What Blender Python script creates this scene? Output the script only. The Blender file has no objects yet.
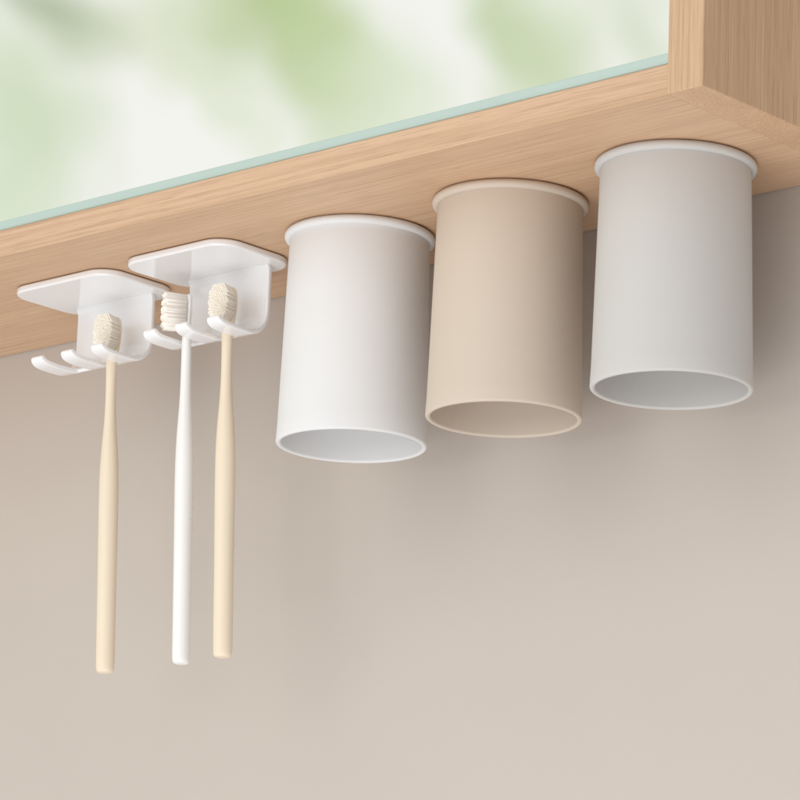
import bpy, bmesh, math, random
from mathutils import Vector, Matrix
S=0.01
random.seed(4)
sc=bpy.context.scene
sc.view_settings.view_transform='Standard'; sc.view_settings.look='None'; sc.view_settings.exposure=0
col=sc.collection

# ---------------- helpers ----------------
def lin(r,g,b):
    f=lambda c:(c/255/12.92) if c/255<=0.04045 else ((c/255+0.055)/1.055)**2.4
    return (f(r),f(g),f(b),1)
def mat(name):
    m=bpy.data.materials.new(name); m.use_nodes=True
    nt=m.node_tree; b=nt.nodes["Principled BSDF"]
    return m,nt,b
def plastic(name,c,rough=0.4,bump=0.0,bscale=900,coat=0.0):
    m,nt,b=mat(name)
    tc=nt.nodes.new("ShaderNodeTexCoord")
    n=nt.nodes.new("ShaderNodeTexNoise"); n.inputs["Scale"].default_value=25; n.inputs["Detail"].default_value=3
    nt.links.new(tc.outputs["Object"],n.inputs["Vector"])
    mx=nt.nodes.new("ShaderNodeMix"); mx.data_type='RGBA'
    nt.links.new(n.outputs["Fac"],mx.inputs["Factor"])
    mx.inputs["A"].default_value=tuple(x*0.985 for x in c[:3])+(1,)
    mx.inputs["B"].default_value=tuple(min(1,x*1.015) for x in c[:3])+(1,)
    nt.links.new(mx.outputs["Result"],b.inputs["Base Color"])
    b.inputs["Roughness"].default_value=rough
    b.inputs["Coat Weight"].default_value=coat
    if bump:
        n2=nt.nodes.new("ShaderNodeTexNoise"); n2.inputs["Scale"].default_value=bscale; n2.inputs["Detail"].default_value=2
        nt.links.new(tc.outputs["Object"],n2.inputs["Vector"])
        bp=nt.nodes.new("ShaderNodeBump"); bp.inputs["Strength"].default_value=bump; bp.inputs["Distance"].default_value=0.0003
        nt.links.new(n2.outputs["Fac"],bp.inputs["Height"]); nt.links.new(bp.outputs["Normal"],b.inputs["Normal"])
    return m
def wood(name,axis,c1,c2,c3):
    m,nt,b=mat(name)
    tc=nt.nodes.new("ShaderNodeTexCoord")
    def mp(sc_along,sc_cross):
        q=nt.nodes.new("ShaderNodeMapping")
        s=[sc_cross]*3; s[axis]=sc_along
        q.inputs["Scale"].default_value=s
        nt.links.new(tc.outputs["Object"],q.inputs["Vector"]); return q
    def noise(q,detail=4,rough=.6,dist=0):
        n=nt.nodes.new("ShaderNodeTexNoise"); n.inputs["Scale"].default_value=1; n.inputs["Detail"].default_value=detail
        n.inputs["Roughness"].default_value=rough; n.inputs["Distortion"].default_value=dist
        nt.links.new(q.outputs["Vector"],n.inputs["Vector"]); return n
    broad=noise(mp(2.2,60),4,.55,.3)
    fine=noise(mp(8,700),3,.6,.15)
    pore=noise(mp(45,2200),2,.5)
    r1=nt.nodes.new("ShaderNodeValToRGB"); e=r1.color_ramp.elements
    e[0].position=.28; e[0].color=c1; e[1].position=.74; e[1].color=c2
    nt.links.new(broad.outputs["Fac"],r1.inputs["Fac"])
    mx=nt.nodes.new("ShaderNodeMix"); mx.data_type='RGBA'
    rf=nt.nodes.new("ShaderNodeMapRange"); rf.inputs[1].default_value=.42; rf.inputs[2].default_value=.7; rf.inputs[3].default_value=0; rf.inputs[4].default_value=.8
    nt.links.new(fine.outputs["Fac"],rf.inputs[0]); nt.links.new(rf.outputs[0],mx.inputs["Factor"])
    nt.links.new(r1.outputs["Color"],mx.inputs["A"]); mx.inputs["B"].default_value=c3
    mx2=nt.nodes.new("ShaderNodeMix"); mx2.data_type='RGBA'
    rp=nt.nodes.new("ShaderNodeMapRange"); rp.inputs[1].default_value=.55; rp.inputs[2].default_value=.70; rp.inputs[3].default_value=0; rp.inputs[4].default_value=.5
    nt.links.new(pore.outputs["Fac"],rp.inputs[0]); nt.links.new(rp.outputs[0],mx2.inputs["Factor"])
    nt.links.new(mx.outputs["Result"],mx2.inputs["A"]); mx2.inputs["B"].default_value=tuple(x*.74 for x in c3[:3])+(1,)
    nt.links.new(mx2.outputs["Result"],b.inputs["Base Color"])
    b.inputs["Roughness"].default_value=.52
    bp=nt.nodes.new("ShaderNodeBump"); bp.inputs["Strength"].default_value=.25; bp.inputs["Distance"].default_value=.0003
    nt.links.new(fine.outputs["Fac"],bp.inputs["Height"]); nt.links.new(bp.outputs["Normal"],b.inputs["Normal"])
    return m

def link(o,parent=None):
    col.objects.link(o)
    if parent: o.parent=parent
    return o
def mesh_obj(name,verts,faces,m,parent=None,smooth=True,origin=(0,0,0)):
    me=bpy.data.meshes.new(name)
    o0=Vector(origin)
    me.from_pydata([tuple((Vector(v)-o0)*S) for v in verts],[],faces)
    bm=bmesh.new(); bm.from_mesh(me); bmesh.ops.recalc_face_normals(bm,faces=bm.faces); bm.to_mesh(me); bm.free()
    for p in me.polygons: p.use_smooth=smooth
    me.materials.append(m)
    o=bpy.data.objects.new(name,me); link(o,parent)
    o.location=o0*S if parent is None else (o0*S-parent.location)
    return o
def box(name,a,b,m,parent=None,bev=0.06,seg=3):
    x0,y0,z0=a; x1,y1,z1=b
    v=[(x,y,z) for x in(x0,x1) for y in(y0,y1) for z in(z0,z1)]
    f=[(0,1,3,2),(4,6,7,5),(0,4,5,1),(2,3,7,6),(0,2,6,4),(1,5,7,3)]
    o=mesh_obj(name,v,f,m,parent,smooth=True)
    if bev:
        md=o.modifiers.new("bevel","BEVEL"); md.width=bev*S; md.segments=seg; md.harden_normals=True
    return o
def lathe(name,prof,m,parent,origin,n=128,closed=True):
    v=[];f=[];k=len(prof)
    for i in range(n):
        a=2*math.pi*i/n
        for r,z in prof: v.append((origin[0]+r*math.cos(a),origin[1]+r*math.sin(a),origin[2]+z))
    for i in range(n):
        j=(i+1)%n
        for q in range(k if closed else k-1):
            w=(q+1)%k
            f.append((i*k+q,j*k+q,j*k+w,i*k+w))
    return mesh_obj(name,v,f,m,parent,True,origin)
def empty(name,loc,label,cat,group=None):
    e=bpy.data.objects.new(name,None); e.empty_display_size=.02; e.location=Vector(loc)*S; col.objects.link(e)
    e["label"]=label; e["category"]=cat
    if group: e["group"]=group
    return e

# ---------------- materials ----------------
M_wood=wood("oak_wood",0,lin(206,171,139),lin(221,187,155),lin(190,153,121))
M_woodv=wood("oak_wood_upright",2,lin(204,168,135),lin(217,183,149),lin(185,148,115))
M_white=plastic("white_matte_cup",lin(228,228,229),.55,.12,2500)
M_beige=plastic("beige_matte_cup",lin(208,194,179),.55,.12,2500)
M_grey=plastic("light_grey_matte_cup",lin(202,200,198),.6,.12,2500)
M_hold=plastic("glossy_white_plastic",lin(243,243,245),.08,0,coat=.8)
M_cream=plastic("cream_plastic",lin(235,220,197),.36,0)
M_wbr=plastic("white_plastic",lin(241,240,240),.3,0)
M_brc=plastic("cream_bristle",lin(255,249,238),.8)
M_brw=plastic("white_bristle",lin(255,250,244),.8)

# wall
M_wall,nt,b=mat("wall_paint")
tc=nt.nodes.new("ShaderNodeTexCoord")
n=nt.nodes.new("ShaderNodeTexNoise"); n.inputs["Scale"].default_value=7; n.inputs["Detail"].default_value=5
nt.links.new(tc.outputs["Object"],n.inputs["Vector"])
r=nt.nodes.new("ShaderNodeValToRGB"); e=r.color_ramp.elements
e[0].position=.3;e[0].color=lin(194,185,177);e[1].position=.7;e[1].color=lin(197,188,180)
nt.links.new(n.outputs["Fac"],r.inputs["Fac"]); nt.links.new(r.outputs["Color"],b.inputs["Base Color"])
b.inputs["Roughness"].default_value=.85
n2=nt.nodes.new("ShaderNodeTexNoise"); n2.inputs["Scale"].default_value=260; n2.inputs["Detail"].default_value=3
nt.links.new(tc.outputs["Object"],n2.inputs["Vector"])
bp=nt.nodes.new("ShaderNodeBump"); bp.inputs["Strength"].default_value=.12; bp.inputs["Distance"].default_value=.0005
nt.links.new(n2.outputs["Fac"],bp.inputs["Height"]); nt.links.new(bp.outputs["Normal"],b.inputs["Normal"])

M_mirror,nt,b=mat("mirror_glass")
b.inputs["Metallic"].default_value=1; b.inputs["Base Color"].default_value=(.93,.95,.94,1); b.inputs["Roughness"].default_value=.03
M_edge=plastic("green_tinted_glass_edge",lin(184,203,196),.3,0)

# garden backdrop (seen only in the mirror)
M_gard,nt,b=mat("blurred_garden")
nt.nodes.remove(b)
out=nt.nodes["Material Output"]; em=nt.nodes.new("ShaderNodeEmission"); nt.links.new(em.outputs[0],out.inputs["Surface"])
tc=nt.nodes.new("ShaderNodeTexCoord")
nz=nt.nodes.new("ShaderNodeTexNoise"); nz.inputs["Scale"].default_value=9; nz.inputs["Detail"].default_value=1
nt.links.new(tc.outputs["Object"],nz.inputs["Vector"])
vm=nt.nodes.new("ShaderNodeVectorMath"); vm.operation='MULTIPLY_ADD'
nt.links.new(nz.outputs["Color"],vm.inputs[0]); vm.inputs[1].default_value=(.10,.10,0); 
sub=nt.nodes.new("ShaderNodeVectorMath"); sub.operation='SUBTRACT'; sub.inputs[1].default_value=(.05,.05,0)
nt.links.new(tc.outputs["Object"],sub.inputs[0]); nt.links.new(sub.outputs[0],vm.inputs[2])
blobs=[
 (.50,.36,.12,.06,60,lin(200,215,180),.75),(.53,.27,.10,.05,80,lin(212,226,198),.7),(.47,.50,.09,.035,40,lin(160,174,138),.75),
 (.29,.50,.13,.055,-20,lin(206,216,178),.7),
 (.18,.50,.12,.055,55,lin(170,190,124),.78),(.12,.47,.12,.05,72,lin(180,200,136),.75),(.07,.41,.13,.06,35,lin(210,222,188),.7),
 (-.13,.50,.12,.045,65,lin(184,203,152),.75),(-.19,.45,.11,.05,100,lin(204,216,180),.65),
 (-.30,.50,.08,.03,60,lin(200,212,180),.55),
 (.23,.38,.09,.025,60,lin(210,222,186),.5),
 (-1.1,.3,.5,.4,0,lin(180,200,146),.7),(1.2,.2,.6,.4,80,lin(180,200,146),.7),(.2,-.6,.7,.3,0,lin(170,188,140),.6),(-.5,1.2,.5,.3,0,lin(190,208,155),.7)]
prev=None
for (x,y,rx,ry,ang,c,w) in blobs:
    mpn=nt.nodes.new("ShaderNodeMapping"); mpn.vector_type='TEXTURE'
    mpn.inputs["Location"].default_value=(x,y,0); mpn.inputs["Rotation"].default_value=(0,0,math.radians(ang)); mpn.inputs["Scale"].default_value=(rx*1.8,ry*2.2,1)
    nt.links.new(vm.outputs[0],mpn.inputs["Vector"])
    g=nt.nodes.new("ShaderNodeTexGradient"); g.gradient_type='SPHERICAL'; nt.links.new(mpn.outputs[0],g.inputs[0])
    mr=nt.nodes.new("ShaderNodeMapRange"); mr.interpolation_type='SMOOTHSTEP'; mr.inputs[1].default_value=0; mr.inputs[2].default_value=1; mr.inputs[4].default_value=w
    nt.links.new(g.outputs["Fac"],mr.inputs[0])
    mx=nt.nodes.new("ShaderNodeMix"); mx.data_type='RGBA'
    nt.links.new(mr.outputs[0],mx.inputs["Factor"])
    if prev is None: mx.inputs["A"].default_value=lin(246,244,239)
    else: nt.links.new(prev.outputs["Result"],mx.inputs["A"])
    mx.inputs["B"].default_value=c; prev=mx
nt.links.new(prev.outputs["Result"],em.inputs["Color"]); em.inputs["Strength"].default_value=1.05

# ---------------- setting ----------------
wall=mesh_obj("wall",[(-260,6.3,-160),(160,6.3,-160),(160,6.3,120),(-260,6.3,120)],[(0,1,2,3)],M_wall,smooth=False)
wall["kind"]="structure"
bd=mesh_obj("garden_backdrop",[(-260,-170,0),(260,-170,0),(260,170,0),(-260,170,0)],[(0,1,2,3)],M_gard,smooth=False)
X=Vector((-.735,.678,0)); Y=Vector((.164,.178,.970)); Z=X.cross(Y)
mw=Matrix((X,Y,Z)).transposed().to_4x4(); mw.translation=Vector((-197,-222,61))*S
bd.matrix_world=mw; bd["kind"]="structure"

# ---------------- cabinet ----------------
YF,YB,HF=-8.07,6.24,1.47
cab=empty("mirror_cabinet",(-20,0,0),"light oak wall cabinet with mirror front and projecting side panel","cabinet")
box("bottom_board",(-95,YF,0),(16.13,YB,HF),M_wood,cab,.07)
box("side_panel",(16.15,YF-.12,-.03),(18.15,YB,48),M_woodv,cab,.07)
box("cabinet_body",(-95,-7.3,HF+.03),(16.1,YB,48),M_wood,cab,.05)
mirror=box("mirror",(-95,-7.85,2.04),(16.1,-7.33,48),M_mirror,cab,0)
for p in mirror.data.polygons: p.use_smooth=False
edge=box("glass_edge",(-95,-7.95,HF+.03),(16.1,-7.33,2.03),M_edge,mirror,.05)
edge.location=(0,0,0)

# ---------------- cups ----------------
H=11.15
def cup(x,m,label):
    e=empty("cup",(x,0,0),label,"cup","mouthwash cups hanging under the cabinet")
    prof=[(0.02,-.30),(3.45,-.30),(3.56,-.36),(3.58,-.5)]
    for i in range(1,12): 
        t=i/12; prof.append((3.58+.22*t,-.5-(H-.62)*t))
    for i in range(0,9):
        a=math.pi*i/8
        prof.append((3.82-.13+.13*math.cos(a),-H+.13-.13*math.sin(a)))
    for i in range(1,12):
        t=i/12; prof.append((3.56-.22*t,-H+.13+(H-1.1)*t))
    prof+=[(3.31,-1.0),(3.23,-.9),(3.1,-.86),(0.02,-.86)]
    lathe("body",prof,m,e,(x,0,0),160)
    fp=[(0.02,-.02),(3.58,-.02),(3.67,-.03)]
    for i in range(0,11):
        a=math.pi/2-math.pi*i/10
        fp.append((3.64+.22*math.cos(a),-.27+.225*math.sin(a)))
    fp+=[(3.60,-.49),(3.56,-.47),(3.40,-.29),(0.02,-.29)]
    lathe("mounting_flange",fp,m,e,(x,0,0),160)
    return e
cup(-10.11,M_white,"white matte cylindrical cup hanging mouth down under the oak board")
cup(0,M_beige,"beige matte cylindrical cup hanging mouth down under the oak board")
cup(10.30,M_grey,"light grey matte cylindrical cup hanging mouth down beside the side panel")

# ---------------- toothbrush holders ----------------
def holder(cx,label,dy=0.0):
    e=empty("toothbrush_holder",(cx,-1.5,0),label,"toothbrush holder","toothbrush holders under the cabinet")
    W,y0,y1,R,t=7.9,-4.15,1.45,1.4,.40
    pc=cx+.35
    pts=[]
    for (sx,sy,a0) in ((1,1,0),(-1,1,90),(-1,-1,180),(1,-1,270)):
        px=pc+sx*(W/2-R); py=(y1-R) if sy>0 else (y0+R)
        for i in range(17):
            a=math.radians(a0+90*i/16); pts.append((px+R*math.cos(a),py+R*math.sin(a)))
    n=len(pts)
    v=[(x,y,-.03) for x,y in pts]+[(x,y,-.03-t) for x,y in pts]
    f=[tuple(range(n)),tuple(range(2*n-1,n-1,-1))]+[(i,(i+1)%n,n+(i+1)%n,n+i) for i in range(n)]
    o=mesh_obj("plate",v,f,M_hold,e,True,(cx,-1.5,0))
    md=o.modifiers.new("bevel","BEVEL"); md.width=.14*S; md.segments=4; md.limit_method='ANGLE'; md.angle_limit=math.radians(50); md.harden_normals=True
    yw=.35; zt=-4.3; rc=1.3
    prof=[(yw-.25,-.32),(yw-.06,-.5),(yw,-.85),(yw,-1.5),(yw,-2.2),(yw,zt+rc)]
    for i in range(1,7):
        a=math.radians(90*i/6); prof.append((yw-rc+rc*math.cos(a),zt+rc-rc*math.sin(a)))
    slot_from=len(prof)-2
    prof+=[(-1.3,zt),(-1.7,zt),(-2.2,zt+.01),(-2.65,zt+.05),(-2.95,zt+.17),(-3.1,zt+.42)]
    pw,sw_=1.22,1.15
    xs=[];slots=set();x=0; cen=[]
    for p_ in range(3):
        c0=x+pw/2
        xs+=[x,x+.12,x+pw/2,x+pw-.12,x+pw]; cen+=[c0]*5
        if p_<2:
            slots|=set(range(len(xs)-1,len(xs)+3))
            xs+=[x+pw+.15,x+pw+sw_/2,x+pw+sw_-.15]; cen+=[None]*3
        x+=pw+sw_
    w=xs[-1]
    bc=cx+.45
    v=[]
    np_=len(prof)
    for i,(y,z) in enumerate(prof):
        tp={np_-1:.68,np_-2:.84,np_-3:.94}.get(i,1)
        for xq,c0 in zip(xs,cen):
            xx=xq if c0 is None else c0+(xq-c0)*tp
            v.append((bc-w/2+xx,y,z))
    k=len(xs); f=[]
    for i in range(len(prof)-1):
        for j in range(k-1):
            if i>=slot_from and j in slots: continue
            f.append((i*k+j,i*k+j+1,(i+1)*k+j+1,(i+1)*k+j))
    o=mesh_obj("hook_bracket",v,f,M_hold,e,True,(cx,-1.5,0))
    md=o.modifiers.new("solid","SOLIDIFY"); md.thickness=.27*S; md.offset=0; md.use_even_offset=True
    md=o.modifiers.new("sub","SUBSURF"); md.levels=2; md.render_levels=3
    bm=bmesh.new(); bm.from_mesh(o.data); bmesh.ops.delete(bm,geom=[q for q in bm.verts if not q.link_faces],context='VERTS'); bm.to_mesh(o.data); bm.free()
    e.location.y+=dy*S
    return e
HX=-28.8; SH=8.6
holder(HX-.6,"glossy white toothbrush holder with one cream toothbrush and an empty slot",.4)
holder(HX+SH,"glossy white toothbrush holder carrying a white and a cream toothbrush")

# ---------------- toothbrushes ----------------
def brush(x,y,zneck,zend,dx,m,mb,ang,label,dy=0,bl=.9,uneven=.012):
    e=empty("toothbrush",(x,y,zneck),label,"toothbrush","toothbrushes hanging in the holders")
    L=zneck-zend
    hz=zneck+2.25
    st=[(hz,.12,.06),(hz-.03,.30,.13),(hz-.13,.44,.18),(hz-.35,.54,.2),(hz-.7,.58,.2),(hz-1.3,.57,.2),(hz-1.8,.5,.2),(hz-2.1,.40,.22),(hz-2.5,.31,.25),
        (hz-3.5,.28,.26),(hz-5.0,.29,.28),(hz-6.2,.35,.33),(hz-7.2,.45,.41),(hz-8.4,.53,.47),(hz-10,.56,.50),(hz-13,.54,.48),(hz-16,.52,.47),
        (zend+.6,.52,.47),(zend+.25,.51,.46),(zend+.1,.46,.42),(zend+.02,.34,.32),(zend,.05,.05)]
    N=32;v=[];f=[]
    ca,sa=math.cos(ang),math.sin(ang)
    for (z,wd,tk) in st:
        q=max(0,min(1,(zneck-z)/L)); ox=x+dx*q; oy=y+dy*q
        for i in range(N):
            a=2*math.pi*i/N
            w_=wd*math.cos(a); t_=tk*math.sin(a)
            v.append((ox-sa*w_+ca*t_,oy+ca*w_+sa*t_,z))
    for s in range(len(st)-1):
        for i in range(N):
            j=(i+1)%N; f.append((s*N+i,s*N+j,(s+1)*N+j,(s+1)*N+i))
    f.append(tuple(range(N))); f.append(tuple(range(len(st)*N-1,(len(st)-1)*N-1,-1)))
    o=mesh_obj("handle",v,f,m,e,True,(x,y,zneck))
    md=o.modifiers.new("sub","SUBSURF"); md.levels=1; md.render_levels=2
    # bristles: fine rounded tufts packed tightly inside an oval outline, domed face
    v=[];f=[]; K=8; pitch=.112
    for r_ in range(-10,11):
        for c_ in range(-6,7):
            zz=r_*pitch*.87; ww=(c_+.5*(r_%2))*pitch
            e2=(abs(zz)/.95)**3+(abs(ww)/.56)**3
            if e2>1: continue
            zc=hz-1.03+zz; wc=ww
            ln=bl-.08*e2+random.uniform(-uneven,uneven)
            if uneven>.03: ln+=.06*math.sin(r_*1.6)
            sw=random.uniform(-.01,.01)+wc*.10; sz=random.uniform(-.01,.01)+zz*.06
            base=len(v)
            rings=((0,.064),(.93,.064),(.97,.055),(.99,.035),(1.0,.015))
            for (tt,rad) in rings:
                for q in range(K):
                    qa=q*2*math.pi/K
                    w_=wc+sw*tt+rad*math.cos(qa); z_=zc+sz*tt+rad*math.sin(qa); d=.15+ln*tt
                    v.append((x-sa*w_+ca*d,y+ca*w_+sa*d,z_))
            for s in range(len(rings)-1):
                for q in range(K):
                    w2=(q+1)%K; f.append((base+s*K+q,base+s*K+w2,base+(s+1)*K+w2,base+(s+1)*K+q))
            f.append(tuple(base+(len(rings)-1)*K+q for q in range(K)))
            f.append(tuple(base+K-1-q for q in range(K)))
    mesh_obj("bristles",v,f,mb,e,True,(x,y,zneck))
    return e
brush(-27.7,-.55,-4.0,-21.4,.95,M_cream,M_brc,math.radians(-80),"cream toothbrush hanging head up beside an empty slot")
brush(-20.95,-1.5,-4.05,-21.65,.9,M_wbr,M_brw,math.radians(-124),"white toothbrush hanging head up in the holder",bl=1.2,uneven=.04)
brush(-18.5,-.95,-3.9,-21.45,.9,M_cream,M_brc,math.radians(-80),"cream toothbrush hanging head up beside the white toothbrush")

# ---------------- light ----------------
w=bpy.data.worlds.new("World"); sc.world=w; w.use_nodes=True
bg=w.node_tree.nodes["Background"]; bg.inputs[0].default_value=(1,.995,.99,1); bg.inputs[1].default_value=.66
def area(name,loc,target,sx,sy,energy,c=(1,1,1)):
    l=bpy.data.lights.new(name,'AREA'); l.shape='RECTANGLE'; l.size=sx; l.size_y=sy; l.energy=energy; l.color=c
    o=bpy.data.objects.new(name,l); o.location=Vector(loc)*S; col.objects.link(o)
    o.rotation_euler=(Vector(target)-Vector(loc)).to_track_quat('-Z','Y').to_euler(); return o
area("window_light",(-35,-250,60),(-5,0,-8),2.2,2.4,14.5,(1,.985,.965))
area("low_front_fill",(30,-115,-135),(-8,-3,-4),1.5,1.2,15,(1,.99,.975))  # added fill lamp low in front, brightens cup interiors and undersides; no counter modelled

# ---------------- camera ----------------
cd=bpy.data.cameras.new("camera"); cd.sensor_width=36; cd.lens=36*3571/800; cd.clip_start=.05; cd.clip_end=50
co=bpy.data.objects.new("camera",cd); col.objects.link(co); sc.camera=co
yaw,pitch,roll=.745,.245,.039
fwd=Vector((-math.sin(yaw)*math.cos(pitch),math.cos(yaw)*math.cos(pitch),math.sin(pitch)))
r=Vector((math.cos(yaw),math.sin(yaw),0)); u=r.cross(fwd)
r2=r*math.cos(roll)+u*math.sin(roll); u2=-r*math.sin(roll)+u*math.cos(roll)
mw=Matrix((r2,u2,-fwd)).transposed().to_4x4(); mw.translation=Vector((110.463,-127.243,-52.464))*S
co.matrix_world=mw
